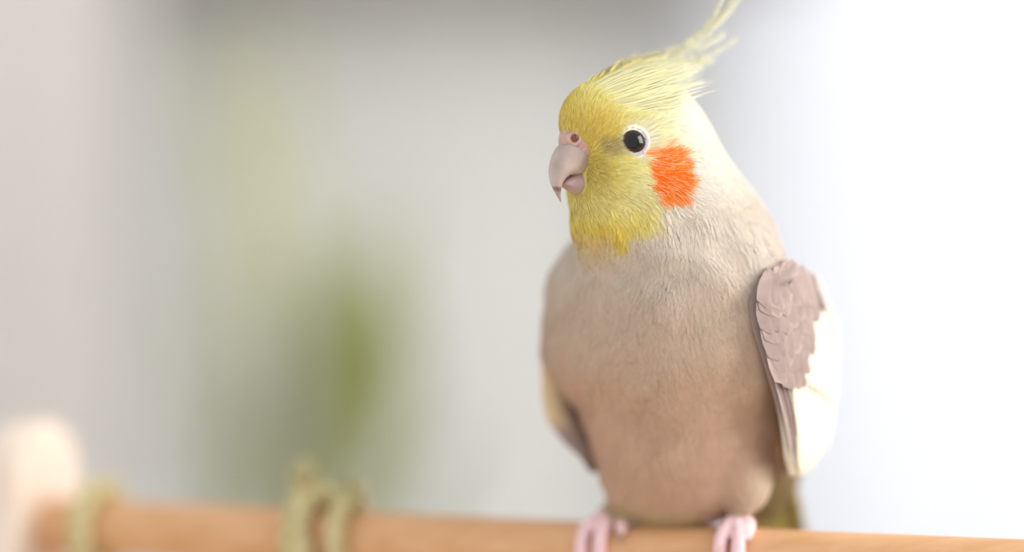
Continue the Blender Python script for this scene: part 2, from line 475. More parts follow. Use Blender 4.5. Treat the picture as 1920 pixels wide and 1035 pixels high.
for k in range(10):     # lower leaves below the picture
    a = rng.uniform(0, 2 * PI); rr_ = rng.uniform(.15, .3)
    leaf((-.17, 1.78, .62 + .02 * k), (-.17 + rr_ * .6 * math.cos(a), 1.78 + rr_ * .6 * math.sin(a), .92), (-.17 + rr_ * math.cos(a), 1.78 + rr_ * math.sin(a), .74), .014, (110, 128, 62))

# ================================================================== THE COCKATIEL
A = math.radians(30)
hf = np.array([-math.cos(A), -math.sin(A), 0]); hl_ = np.array([math.sin(A), -math.cos(A), 0]); up = np.array([0, 0, 1.])
HC = at(1190, 265, 85)
bf = np.array([-.383, -.924, 0]); bl = np.array([.924, -.383, 0])
BC = at(1250, 640, 230)
def H(f, l, z): return HC + hf * f + hl_ * l + up * z
RH = np.stack([hf, hl_, up]); RB = np.stack([bl, bf, up])

# --- signed distance grids turned into meshes (surface nets)
class Field:
    def __init__(s, lo, hi, h):
        s.lo = np.array(lo, float); s.h = h
        s.n = np.ceil((np.array(hi) - s.lo) / h).astype(int) + 1
        ax = [s.lo[i] + h * np.arange(s.n[i]) for i in range(3)]
        s.X, s.Y, s.Z = np.meshgrid(*[a.astype(np.float32) for a in ax], indexing='ij')
        s.F = np.full(s.X.shape, 1e4, np.float32)
    def local(s, c, R):
        dx, dy, dz = s.X - np.float32(c[0]), s.Y - np.float32(c[1]), s.Z - np.float32(c[2])
        return [np.float32(R[i, 0]) * dx + np.float32(R[i, 1]) * dy + np.float32(R[i, 2]) * dz for i in range(3)]
    def comb(s, d, k):
        if k <= 0: s.F = np.minimum(s.F, d); return
        h_ = np.maximum(k - np.abs(s.F - d), 0) / k
        s.F = np.minimum(s.F, d) - h_ * h_ * np.float32(k * .25)
    def ell(s, c, R, r, k=40):
        a, b, c_ = s.local(c, R)
        k0 = np.sqrt((a / r[0]) ** 2 + (b / r[1]) ** 2 + (c_ / r[2]) ** 2)
        k1 = np.sqrt((a / r[0] ** 2) ** 2 + (b / r[1] ** 2) ** 2 + (c_ / r[2] ** 2) ** 2) + 1e-6
        s.comb((k0 * (k0 - 1) / k1).astype(np.float32), k)
    def cap(s, a, b, ra, rb, k=6):
        a = np.asarray(a, float); b = np.asarray(b, float); ba = b - a
        px, py, pz = s.X - a[0], s.Y - a[1], s.Z - a[2]
        t_ = np.clip((px * ba[0] + py * ba[1] + pz * ba[2]) / (ba @ ba), 0, 1)
        d = np.sqrt((px - ba[0] * t_) ** 2 + (py - ba[1] * t_) ** 2 + (pz - ba[2] * t_) ** 2) - (ra + (rb - ra) * t_)
        s.comb(d.astype(np.float32), k)
    def sub(s, c, r, k=3):
        d = r - np.sqrt((s.X - c[0]) ** 2 + (s.Y - c[1]) ** 2 + (s.Z - c[2]) ** 2)
        h_ = np.maximum(k - np.abs(s.F - d), 0) / k
        s.F = np.maximum(s.F, d) + h_ * h_ * k * .25
    def val(s, p):
        q = (np.asarray(p) - s.lo) / s.h
        q = np.clip(q, 0, s.n - 1.001); i = q.astype(int); f = q - i
        r = 0
        for a in (0, 1):
            for b in (0, 1):
                for c in (0, 1):
                    wgt = (f[..., 0] if a else 1 - f[..., 0]) * (f[..., 1] if b else 1 - f[..., 1]) * (f[..., 2] if c else 1 - f[..., 2])
                    r = r + wgt * s.F[i[..., 0] + a, i[..., 1] + b, i[..., 2] + c]
        return r
    def grad(s, p, e=None):
        e = e or s.h * 1.5; p = np.asarray(p, float); g = np.zeros(p.shape)
        for i in range(3):
            d = np.zeros(3); d[i] = e
            g[..., i] = s.val(p + d) - s.val(p - d)
        return unit(g)
    def mesh(s):
        F = s.F; S = F < 0
        corners = [(a, b, c) for a in (0, 1) for b in (0, 1) for c in (0, 1)]
        n = np.array(F.shape) - 1
        cnt = np.zeros(n, np.int8)
        for a, b, c in corners: cnt += S[a:a + n[0], b:b + n[1], c:c + n[2]]
        act = (cnt > 0) & (cnt < 8)
        idx = np.argwhere(act)
        vid = np.full(n, -1, np.int64); vid[act] = np.arange(len(idx))
        vals = {c: F[idx[:, 0] + c[0], idx[:, 1] + c[1], idx[:, 2] + c[2]].astype(float) for c in corners}
        acc = np.zeros((len(idx), 3)); num = np.zeros(len(idx))
        for c in corners:
            for ax in range(3):
                if c[ax]: continue
                c2 = list(c); c2[ax] = 1; c2 = tuple(c2)
                v0, v1 = vals[c], vals[c2]; cr = (v0 < 0) != (v1 < 0)
                t_ = np.where(cr, v0 / np.where(cr, v0 - v1, 1), 0)
                pos = np.tile(np.array(c, float), (len(idx), 1)); pos[:, ax] = t_
                acc[cr] += pos[cr]; num[cr] += 1
        V = s.lo + s.h * (idx + acc / num[:, None])
        Q = []
        for ax in range(3):
            o1, o2 = [(1, 2), (2, 0), (0, 1)][ax]
            sl0 = [slice(None)] * 3; sl1 = [slice(None)] * 3; sl0[ax] = slice(0, -1); sl1[ax] = slice(1, None)
            cr = S[tuple(sl0)] != S[tuple(sl1)]
            e = np.argwhere(cr)
            e = e[(e[:, o1] > 0) & (e[:, o2] > 0) & (e[:, o1] < n[o1]) & (e[:, o2] < n[o2])]
            flip = S[e[:, 0], e[:, 1], e[:, 2]]
            def g(d1, d2):
                q = e.copy(); q[:, o1] -= d1; q[:, o2] -= d2
                return vid[q[:, 0], q[:, 1], q[:, 2]]
            q = np.stack([g(1, 1), g(0, 1), g(0, 0), g(1, 0)], 1)
            q[~flip] = q[~flip][:, ::-1]
            Q.append(q)
        return V, np.concatenate(Q)

fb_lo = np.array([-20., -90., -660.]); fb_hi = np.array([680., 640., 420.])
BF = Field(fb_lo, fb_hi, 5.0)
# head (head frame: forward, left side, up)
BF.ell(H(0, 0, 8), RH, (132, 94, 118), 0)
BF.ell(H(91, 0, 36), RH, (66, 54, 66), 40)
for s_ in (1, -1):
    BF.ell(H(30, 42 * s_, -66), RH, (88, 56, 76), 40)
    BF.ell(H(70, 26 * s_, -118), RH, (44, 34, 60), 30)
BF.ell(H(62, 0, -100), RH, (56, 50, 76), 40)
BF.ell(at(1165, 440, 75), RB, (85, 60, 60), 60)
BF.ell(H(-58, 0, -42), RH, (98, 88, 128), 60)
# neck and trunk (body frame: left, forward, up)
BF.ell(at(1262, 395, 150), RB, (132, 122, 130), 80)
BF.ell(at(1300, 470, 230), RB, (165, 130, 150), 80)
BF.ell(at(1250, 530, 210), RB, (232, 165, 140), 70)
BF.ell(at(1246, 640, 230), RB, (254, 184, 185), 60)
BF.ell(at(1322, 640, 330), RB, (195, 150, 235), 60)
BF.ell(at(1276, 800, 262), RB, (178, 160, 165), 60)
BF.ell(at(1284, 895, 300), RB, (128, 120, 104), 60)
BF.ell(at(1395, 860, 400), RB, (115, 95, 140), 60)
BF.ell(at(1235, 938, 285), RB, (70, 55, 46), 40)
BF.ell(at(1180, 900, 280), RB, (44, 50, 62), 40)
BF.ell(at(1398, 896, 205), RB, (50, 52, 66), 40)
# legs and feet: two toes forward, two backward, wrapped round the rod
CLAWS = []
def wrap(c, a, sh, rad=PR + 12):
    return c + pu * sh + pn * math.sin(a) * rad + up * math.cos(a) * rad
def foot(px, top, toes, k=8):
    c = perch_at(px); an = wrap(c, 0, 0, PR + 22)
    BF.cap(top, an, 17, 15, 14)
    for (sh0, sh1, a1, r0) in toes:
        n_ = 9; prev = an
        for i in range(1, n_ + 1):
            t_ = i / n_; a = a1 * t_
            q = wrap(c, a, sh0 * min(1, t_ * 2.2) + (sh1 - sh0) * t_, PR + 11 + 6 * (1 - t_))
            r_a = r0 * (1 - .28 * (i - 1) / n_) * (1.10 if i % 3 == 1 else .95); r_b = r0 * (1 - .28 * t_)
            BF.cap(prev, q, r_a, r_b, 5); prev2 = prev; prev = q
        CLAWS.append((c, prev, a1, sh1, r0))
foot(1150, at(1175, 920, 268), [(-42, -40, 2.0, 15), (-6, -2, 2.1, 15.5), (26, 34, .80, 14.5), (10, -30, -1.7, 14)])
foot(1385, at(1392, 925, 195), [(-18, -16, 2.1, 15), (14, 24, 2.0, 15.5), (26, 32, .80, 15), (-30, -36, -1.5, 14)])
# soft lumps of plumage
X, Y, Z = BF.X, BF.Y, BF.Z
lump = (np.sin(X / 31 + 1.3 * np.sin(Z / 47)) * np.sin(Z / 38 + Y / 60) + .6 * np.sin(X / 17 - Z / 23 + 2) * np.sin(Z / 19 + Y / 25))
BF.F += (lump * 4.2 * np.clip((180 - (Z + 0)) / 120, 0, 1) * np.clip((Z + 470) / 60, 0, 1)).astype(np.float32)
del lump, X, Y, Z
BV, BQ = BF.mesh()

def hit(px, py):
    ds = np.arange(-90, 600, 2.0); p = np.array([at(px, py, d) for d in ds]); v = BF.val(p)
    i = np.argmax(v < 0); q = p[i]; return q, BF.grad(q[None])[0]
def snap(p):
    for _ in range(3): p = p - BF.grad(p) * BF.val(p)[..., None]
    return p

EYE, EN = hit(1188, 265)
CERE = H(142, 0, 0)
BEAKBASE = H(120, 0, -45)
print('eye at', EYE, EN, 'chest', hit(1200, 600)[0], 'verts', len(BV))

# --- pigment pattern
def smooth(a, b, x): t_ = np.clip((x - a) / (b - a), 0, 1); return t_ * t_ * (3 - 2 * t_)
def mixc(a, b, t_): return a * (1 - t_[..., None]) + b * t_[..., None]
c_beige = lin((216, 195, 174)); c_cream = lin((226, 216, 204)); c_belly = lin((220, 188, 164)); c_white = lin((238, 234, 226))
c_yel = lin((238, 223, 118)); c_gold = lin((228, 190, 30)); c_pale = lin((238, 234, 182)); c_orange = lin((255, 128, 26))
c_olive = lin((204, 178, 78)); c_pink = lin((238, 204, 208)); c_lore = lin((172, 154, 120)); c_vent = lin((196, 186, 120))
def nz3(p, s):
    return (np.sin(p[..., 0] / s + 1.7 * np.sin(p[..., 2] / s * .8)) * np.sin(p[..., 2] / s * 1.1 + p[..., 1] / s * .9 + 1) + np.sin(p[..., 0] / s * 2.3 - p[..., 2] / s * 1.9) * .4) / 1.4
def pigment(p):
    "colour of the plumage; the far side of the head mirrors the near one"
    p = np.asarray(p, float)
    l = (p - HC) @ hl_
    q = p - hl_ * np.where(l < 0, 2 * l, 0)[..., None]
    x, y = proj(q)
    n1 = nz3(p, 26); n2 = nz3(p, 11)
    col = mixc(c_beige, c_cream, smooth(620, 430, y + 18 * n1))
    col = mixc(col, c_belly, smooth(560, 800, y + 30 * n1) * .9)
    col = mixc(col, lin((194, 154, 132)), smooth(.0, .9, nz3(p, 37)) * smooth(620, 720, y) * .3)
    col = mixc(col, c_vent, smooth(930, 985, y) * .6)
    fwd = (p - BC) @ bf; lat = np.abs((p - BC) @ bl)
    col = mixc(col, lin((150, 132, 92)), smooth(850, 900, y) * smooth(-40, -90, fwd))
    col = mixc(col, lin((232, 222, 200)), smooth(60, 30, np.hypot(x - 1425, y - 905)) * .6 * (y > 0))
    # white-cream head behind the cheek
    head = smooth(440, 330, y + .25 * (x - 1190) + 10 * n1)
    col = mixc(col, c_white, head * .9)
    # yellow mask: distance from the bill
    d = np.hypot((x - 1090) / 1.0, (y - 275) / 1.05)
    yel = smooth(215, 110, d + 12 * n1)
    crown = smooth(250, 190, y + .35 * (x - 1190)) * smooth(1305, 1180, x)
    yel = np.maximum(yel, crown * .55)
    # bib with a ragged lower edge
    edge = 450 - .0030 * (x - 1150) ** 2 + 12 * np.sin(x / 13.) + 8 * np.sin(x / 7.1 + 1)
    bib = smooth(8, -22, y - edge) * smooth(1258, 1205, x) * smooth(280, 330, y)
    yel = np.maximum(yel, bib)
    ycol = mixc(np.broadcast_to(c_pale, col.shape), c_yel, smooth(150, 55, d + 14 * n1) * .85)
    ycol = mixc(ycol, c_yel, smooth(350, 420, y) * .9)
    ycol = mixc(ycol, c_gold, np.clip(smooth(1090, 1045, x) * smooth(260, 190, y) + smooth(395, 445, y + 8 * n2) * smooth(1215, 1120, x), 0, 1) * .8)
    ycol = mixc(ycol, c_gold, smooth(60, 25, np.abs(np.hypot(x - 1110, y - 255))) * .35)
    ycol = mixc(ycol, c_olive, np.clip(n2 * .9, 0, 1) * .16 * smooth(300, 340, y))
    ycol = mixc(ycol, c_olive, smooth(28, 8, np.hypot((x - 1118) / 1.1, (y - 322) / 1.7)) * .5)
    col = mixc(col, ycol, yel)
    col = mixc(col, c_lore, smooth(24, 8, np.hypot((x - 1142) / 1.4, (y - 276))) * .6)
    # pale skin-coloured feathers round the eye
    de = np.linalg.norm(q - EYE, axis=-1); col = mixc(col, lin((226, 222, 214)), smooth(40, 29, de) * .6)
    # orange cheek patch
    xx = (x - 1245 - (y - 320) * .10) / (39 + (y - 320) * .06); yy = (y - 322) / 50
    r_ = (np.abs(xx) ** 2.6 + np.abs(yy) ** 2.6) ** (1 / 2.6) + .13 * n2 + .05 * np.sin(y / 3.1)
    oc = smooth(1.12, .86, r_)
    onhead = smooth(30, 50, np.abs(l)) * (np.abs(q[..., 1] - 20) < 160)
    ocol = mixc(c_orange, lin((252, 150, 60)), np.clip(nz3(p, 9), 0, 1) * .6)
    ocol = mixc(ocol, lin((250, 180, 60)), smooth(.75, 1.05, r_) * .5)
    col = mixc(col, ocol, oc * onhead)
    return col
def legmask(p):
    "bare pink skin of legs and toes"
    y = p[..., 2]; d = np.full(p.shape[:-1], 1e9)
    for px_ in (1150, 1385):
        c = perch_at(px_); a = wrap(c, 0, 0)
        v = p - c; al = np.abs(v @ pu); rr_ = np.hypot(v @ pn, v[..., 2])
        d = np.minimum(d, np.maximum(al - 75, rr_ - PR - 38))
    return smooth(6, -6, d)

bird_base = Wd(perch_at(1268) + up * PR)
bird = empty('cockatiel', bird_base)
tag(bird, 'cinnamon pearl cockatiel with yellow face, orange cheek and tall crest, perched on the wooden rod', 'bird')
bc = pigment(BV); lm = legmask(BV)
bc = mixc(bc, mixc(c_pink, lin((222, 164, 164)), np.clip(nz3(BV, 8), 0, 1) * .5), lm)
body = mesh_obj('body', Wd(BV), BQ, M_body, bird, col=bc)

# --- ribbons: generic builder for barbs that hug the body
def ribbons(start, d0, d1, ln, wd, col, lift0, lift1, nseg=4, tipc=None):
    """start (N,3) on the skin, heading d0 turning to d1, length ln, width wd (N,), colour (N,3)"""
    n = len(start); p = start.copy(); nrm = BF.grad(p)
    P_ = []; Nn = []; T = []
    for i in range(nseg + 1):
        t_ = i / nseg
        v = BF.val(p); nrm = BF.grad(p)
        p = p + nrm * ((lift0 + (lift1 - lift0) * t_) - v)[:, None]
        P_.append(p.copy()); Nn.append(nrm)
        d = unit(d0 * (1 - t_) + d1 * t_); d = unit(d - nrm * np.sum(d * nrm, 1, keepdims=True)); T.append(d)
        p = p + d * (ln / nseg)[:, None]
    V = []; 
    prof = [.7, 1.0, .95, .7, .12] if nseg == 4 else list(np.interp(np.linspace(0, 1, nseg + 1), [0, .3, .8, 1], [.7, 1, .7, .12]))
    for i in range(nseg + 1):
        side = unit(np.cross(T[i], Nn[i])) * (wd * prof[i] * .5)[:, None]
        V.append(P_[i] - side); V.append(P_[i] + side)
    V = np.stack(V, 1)                                   # n, 2(nseg+1), 3
    k = 2 * (nseg + 1)
    b = (np.arange(n) * k)[:, None]
    F = np.concatenate([np.stack([b[:, 0] + 2 * i, b[:, 0] + 2 * i + 1, b[:, 0] + 2 * i + 3, b[:, 0] + 2 * i + 2], 1) for i in range(nseg)])
    if tipc is None: cc = np.repeat(col, k, axis=0)
    else:
        w_ = np.repeat(np.linspace(0, 1, nseg + 1), 2)[None, :, None]
        cc = (col[:, None] * (1 - w_) + tipc[:, None] * w_).reshape(-1, 3)
    return V.reshape(-1, 3), F, cc

def sample(n, wfun):
    tri = np.concatenate([BQ[:, :3], BQ[:, [0, 2, 3]]])
    a, b, c = BV[tri[:, 0]], BV[tri[:, 1]], BV[tri[:, 2]]
    ar = np.linalg.norm(np.cross(b - a, c - a), axis=1) * wfun((a + b + c) / 3)
    i = rng.choice(len(tri), n, p=ar / ar.sum())
    r1_ = np.sqrt(rng.random(n))[:, None]; r2_ = rng.random(n)[:, None]
    return snap(a[i] * (1 - r1_) + b[i] * r1_ * (1 - r2_) + c[i] * r1_ * r2_)

WING_IN = None
def flow(p):
    r = unit(p - BEAKBASE); d = np.linalg.norm(p - BEAKBASE, axis=1)
    head_up = (p[:, 2] - HC[2]) > 20
    down = unit(np.array([.06, .22, -1.0]) + 0 * p)
    # chest feathers part away from the midline
    lat = ((p - BC) @ bl) / 230
    down = unit(down + bl * (lat * .30)[:, None])
    t_ = smooth(170, 330, d)
    t_ = np.maximum(t_, smooth(20, -190, p[:, 2] - at(0, 300, 60)[2]) * smooth(90, 200, d))
    v = r * (1 - t_)[:, None] + down * t_[:, None]
    return unit(v)
def clear(p, de=31, dc=40):
    l = (p - HC) @ hl_; q = p - hl_ * np.where(l < 0, 2 * l, 0)[..., None]
    ok = np.linalg.norm(q - EYE, axis=1) > de
    hp = (p - HC) @ RH.T
    ok &= ~((hp[:, 0] > 124) & (hp[:, 2] < 8) & (hp[:, 2] > -86) & (np.abs(hp[:, 1]) < 26))
    return ok

# fine hair-like head feathers
def headw(c):
    return smooth(520, 400, proj(c)[1]) * (proj(c)[1] > 60)
p = sample(96000, headw); p = p[clear(p)]
n = len(p); d = flow(p)
g = BF.grad(p); sd = np.cross(g, d)
ang = .28 * nz3(p, 34) + .16 * nz3(p, 9) + rng.normal(0, .09, n)
d = unit(d + sd * ang[:, None])
dist = np.linalg.norm(p - BEAKBASE, axis=1)
ln = np.interp(dist, [20, 60, 150, 300], [8, 15, 26, 34]) * rng.uniform(.7, 1.25, n)
col = pigment(p)
br = rng.normal(1, .10, n); br = np.clip(br, .72, 1.25)
orange = (col[:, 0] - col[:, 1] > .35)
whs = (rng.random(n) < np.where(orange, .30, .14))[:, None]
col = np.where(whs, col * .55 + lin((252, 240, 200)) * .45, col) * br[:, None]
V, F, cc = ribbons(p, d, unit(d + sd * (.3 * nz3(p, 20))[:, None]), ln, rng.uniform(.8, 1.6, n), np.clip(col, 0, 1), 0.3, 4.0, 4)
tag(mesh_obj('head_plumage', Wd(V), F, M_feather, bird, col=cc), kind='stuff')

# body contour feathers, each a fan of barbs
def bodyw(c):
    s_ = smooth(370, 470, proj(c)[1]) * (1 - legmask(c))
    front = np.clip(-(c - BC) @ np.array([.2, .98, 0]) / 120 + .8, .35, 1.6)
    return s_ * front * (proj(c)[1] < 965)
fr = sample(8600, bodyw); nf = len(fr)
fd = flow(fr); fn = BF.grad(fr); fs = np.cross(fn, fd)
yy = proj(fr)[1]
fa = .35 * nz3(fr, 55) + rng.normal(0, .15, nf); fd = unit(fd + fs * fa[:, None]); fs = np.cross(fn, fd)
fl = np.interp(yy, [400, 550, 800], [30, 44, 50]) * rng.uniform(.75, 1.25, nf)
fw = fl * .5
NB = 24
rep = lambda a: np.repeat(a, NB, axis=0)
t0 = np.tile(np.linspace(0, .75, NB), nf) + rng.normal(0, .04, nf * NB); sg = np.tile(np.where(np.arange(NB) % 2, 1., -1.), nf)
root = rep(fr) + rep(fd) * (t0 * rep(fl) * .75)[:, None]
h0 = rep(fd) + rep(fs) * (sg * .85 * (1 - t0 * .7))[:, None]
h1 = rep(fd) + rep(fs) * (sg * .12)[:, None] + rng.normal(0, .06, (nf * NB, 3))
bl_ = rep(fw) * rng.uniform(.75, 1.2, nf * NB) * (1 - .2 * t0)
fcol = pigment(fr) * np.clip(rng.normal(1, .03, nf), .92, 1.08)[:, None]
cc0 = rep(fcol) * rng.normal(1, .04, nf * NB)[:, None]
lft = rep(rng.uniform(1.0, 3.4, nf))
V, F, cc = ribbons(root, unit(h0), unit(h1), bl_, rng.uniform(.9, 1.8, nf * NB), np.clip(cc0 * .96, 0, 1), lft, lft + 2.0, 3, np.clip(cc0 * 1.06, 0, 1))
tag(mesh_obj('body_plumage', Wd(V), F, M_feather, bird, col=cc), kind='stuff')

# --- eye, eyelid
def sphere(c, r, ax, n=40, m_=28):
    ax = unit(ax); a = unit(np.cross(ax, up)); b = np.cross(ax, a)
    V = []
    for i in range(n):
        for j in range(m_):
            th = 2 * PI * i / n; ph = PI * j / (m_ - 1)
            V.append(c + r * (ax * math.cos(ph) + (a * math.cos(th) + b * math.sin(th)) * math.sin(ph)))
    return np.array(V), grid_faces(n, m_, True)
def mirror(p):
    l = (np.asarray(p) - HC) @ hl_
    return p - 2 * np.multiply.outer(l, hl_)
for side in (1, -1):
    e_c = EYE - EN * 13; ax = EN
    if side < 0: e_c = mirror(e_c); ax = EN - 2 * (EN @ hl_) * hl_
    V, F = sphere(e_c, 26, ax)
    ang = np.arccos(np.clip(unit(V - e_c) @ unit(ax), -1, 1))
    col = mixc(lin((8, 6, 8)), lin((52, 24, 20)), smooth(.62, .74, ang))
    mesh_obj('eye', Wd(V), F, M_eye, bird, col=col)
    # wrinkled pale eyelid ring
    nu, nv = 72, 12
    a = unit(np.cross(ax, up)); b = np.cross(ax, a); V = []; cl = []
    for i in range(nu):
        th = 2 * PI * i / nu; rd = a * math.cos(th) + b * math.sin(th)
        for j in range(nv):
            ps = 2 * PI * j / nv
            R_ = 26.0 + 5.0 * math.cos(ps) + .3 * math.sin(i * 2.6); hh = 3.6 * math.sin(ps) + .3 * math.sin(i * 5.1 + j)
            q = e_c + rd * R_ + ax * (10.5 + hh)
            V.append(q); cl.append(lin((190, 186, 194)) * (.93 + .07 * math.cos(ps * 3 + i * 2.1)))
    V = np.array(V)
    F = [(i * nv + j, ((i + 1) % nu) * nv + j, ((i + 1) % nu) * nv + (j + 1) % nv, i * nv + (j + 1) % nv) for i in range(nu) for j in range(nv)]
    mesh_obj('eyelid', Wd(V), np.array(F), M_lid, bird, col=np.array(cl))

# --- bill: hooked upper half, small lower half, fleshy cere with nostrils
def hs(px, py): return ((1190 - px) / math.cos(A), 265 - py)          # midline point from picture position
def interp_curve(pts, n):
    pts = np.array(pts, float); m_ = len(pts); t_ = np.linspace(0, m_ - 1, n); out = []
    for x in t_:
        i = min(int(x), m_ - 2); f = x - i
        p0, p1, p2, p3 = pts[max(i - 1, 0)], pts[i], pts[i + 1], pts[min(i + 2, m_ - 1)]
        out.append(.5 * (2 * p1 + (p2 - p0) * f + (2 * p0 - 5 * p1 + 4 * p2 - p3) * f * f + (3 * p1 - p0 - 3 * p2 + p3) * f ** 3))
    return np.array(out)
def bill(culmen, tomium, width, n, sq, colf, name):
    c = interp_curve([hs(*q) for q in culmen], n); t_ = interp_curve([hs(*q) for q in tomium], n)
    wv = interp_curve([(x, 0) for x in width], n)[:, 0]; nt = 28; V = []; cl = []
    for i in range(n):
        for j in range(nt):
            th = 2 * PI * j / nt
            k_ = (1 + math.cos(th)) / 2; s_ = math.copysign(abs(math.sin(th)) ** sq, math.sin(th))
            f_, z_ = t_[i] + (c[i] - t_[i]) * k_
            V.append(H(f_, wv[i] * s_, z_)); cl.append(colf(i / (n - 1), k_))
    F = [(i * nt + j, (i + 1) * nt + j, (i + 1) * nt + (j + 1) % nt, i * nt + (j + 1) % nt) for i in range(n - 1) for j in range(nt)]
    V = np.array(V)
    return mesh_obj(name, Wd(V), np.array(F), M_beak, bird, col=np.array(cl))
b1, b2, b3 = lin((166, 144, 138)), lin((206, 188, 178)), lin((150, 122, 116))
def upc(t_, k_):
    c = b1 * (1 - t_) + b2 * t_ if t_ < .8 else b3 * .6 + b2 * .4
    if .8 < t_ < .87: c = lin((140, 104, 92))
    return c * (.88 + .16 * (1 - k_))
bill([(1100, 292), (1078, 280), (1054, 272), (1038, 290), (1030, 318), (1030, 343), (1036, 362), (1047, 384)],
     [(1128, 300), (1114, 312), (1098, 322), (1080, 333), (1060, 334), (1049, 346), (1045, 364), (1048, 383)],
     [38, 39, 37, 33, 26, 17, 9, .5], 34, .8, upc, 'upper_bill')
bill([(1118, 306), (1106, 314), (1090, 324), (1072, 330), (1056, 340), (1048, 350)],
     [(1124, 352), (1108, 362), (1090, 369), (1074, 368), (1060, 360), (1049, 351)],
     [27, 27, 25, 22, 17, 8], 22, .85, lambda t_, k_: lin((186, 158, 156)) * (.85 + .3 * k_), 'lower_bill')
CF = Field(H(130, 0, 0) - 75, H(130, 0, 0) + 75, 1.6)
CF.ell(H(134, 0, -2), RH, (31, 32, 29), 0)
CF.ell(H(124, 20, -12), RH, (26, 22, 30), 8); CF.ell(H(124, -20, -12), RH, (26, 22, 30), 8)
for s_ in (1, -1): CF.ell(H(112, 26 * s_, -22), RH, (18, 16, 22), 8)
for s_ in (1, -1):
    CF.ell(H(139, 24 * s_, 4), RH, (13, 11, 13), 5)
cc_ = CF.mesh()[0]
def cere_hit(px, py):
    ds = np.arange(-90, 200, 1.0); p = np.array([at(px, py, d) for d in ds]); v = CF.val(p); return p[np.argmax(v < 0)]
NOS = cere_hit(1077, 259)
CF.sub(NOS, 7.5, 3); CF.sub(mirror(NOS), 7.5, 3)
V, F = CF.mesh()
dn_ = np.minimum(np.linalg.norm(V - NOS, axis=1), np.linalg.norm(V - mirror(NOS), axis=1))
col = mixc(lin((198, 162, 150)) + 0 * V, lin((168, 128, 118)), np.clip(nz3(V, 5), 0, 1))
col = mixc(col, lin((128, 60, 48)), smooth(9.5, 6.5, dn_)); col = mixc(col, lin((222, 186, 176)), smooth(4, 0, np.abs(dn_ - 12)) * .5)
mesh_obj('cere', Wd(V), F, M_cere, bird, col=col)

# --- feather blades for wings, tail and crest
def blade(path, nrm, wd, c_in, c_edge, cup=.18, prof=None):
    path = np.asarray(path, float); n = len(path); t_ = np.linspace(0, 1, n)
    tg = unit(np.gradient(path, axis=0)); side = unit(np.cross(tg, nrm)); nn = unit(np.cross(side, tg))
    w_ = wd * (np.interp(t_, [0, .15, .55, .85, .95, 1], [.45, .8, 1, .85, .55, .12]) if prof is None else np.interp(t_, *prof))
    offs = [-1, -.82, -.4, 0, .4, .82, 1]
    V = []; cl = []
    for i in range(n):
        for o_ in offs:
            V.append(path[i] + side[i] * w_[i] * o_ - nn[i] * w_[i] * cup * o_ * o_ + (nn[i] * 1.2 if o_ == 0 else 0))
            e_ = abs(o_) > .8 or t_[i] > .95
            cl.append((c_edge if e_ else c_in) * (.93 if o_ == 0 else 1))
    return np.array(V), grid_faces(n, len(offs)), np.array(cl)

# wing surface in the body frame: a = forward offset, z = height; returns the point on the wing's outer side
WC = BC + up * 0
FAR_Z = [-262, -210, -160, -110, -60, 0, 60, 150]; FAR_S = [140, 208, 248, 258, 258, 240, 215, 180]
def wing_s(a, z, sg, margin):
    "outermost lateral coordinate of the trunk at (a, z), smoothed with the wing's own bulge"
    ss = np.arange(360, -1, -4.0)
    p = WC[None] + bl * (sg * ss)[:, None] + bf * a + up * z
    v = BF.val(p); i = np.argmax(v < 0); s0 = ss[i] if v.min() < 0 else 0
    if sg < 0:
        return max(s0 + 8, float(np.interp(z, FAR_Z, FAR_S)) * math.sqrt(max(.05, 1 - ((a - 20) / 340) ** 2)))
    aa = (a + 90) / 235; zz = (z + 20) / 330
    e = 182 + 112 * math.sqrt(max(0, 1 - aa * aa - zz * zz)) if aa * aa + zz * zz < 1 else 0
    return max(s0 + margin, e)
NVW, NUW = 40, 18
NEARFRONT = [(150, 35), (130, 98), (80, 128), (20, 124), (-60, 100), (-140, 60), (-220, 16), (-262, -30)]      # (z, a) leading edge
FARFRONT = [(150, -40), (80, -10), (20, 20), (-60, 40), (-140, 40), (-220, 30), (-262, 10)]
BACK = [(150, -10), (130, -90), (80, -160), (20, -215), (-60, -250), (-140, -270), (-220, -240), (-262, -150)]
def edge_at(E, z): 
    zz = [q[0] for q in E][::-1]; aa = [q[1] for q in E][::-1]; return float(np.interp(z, zz, aa))
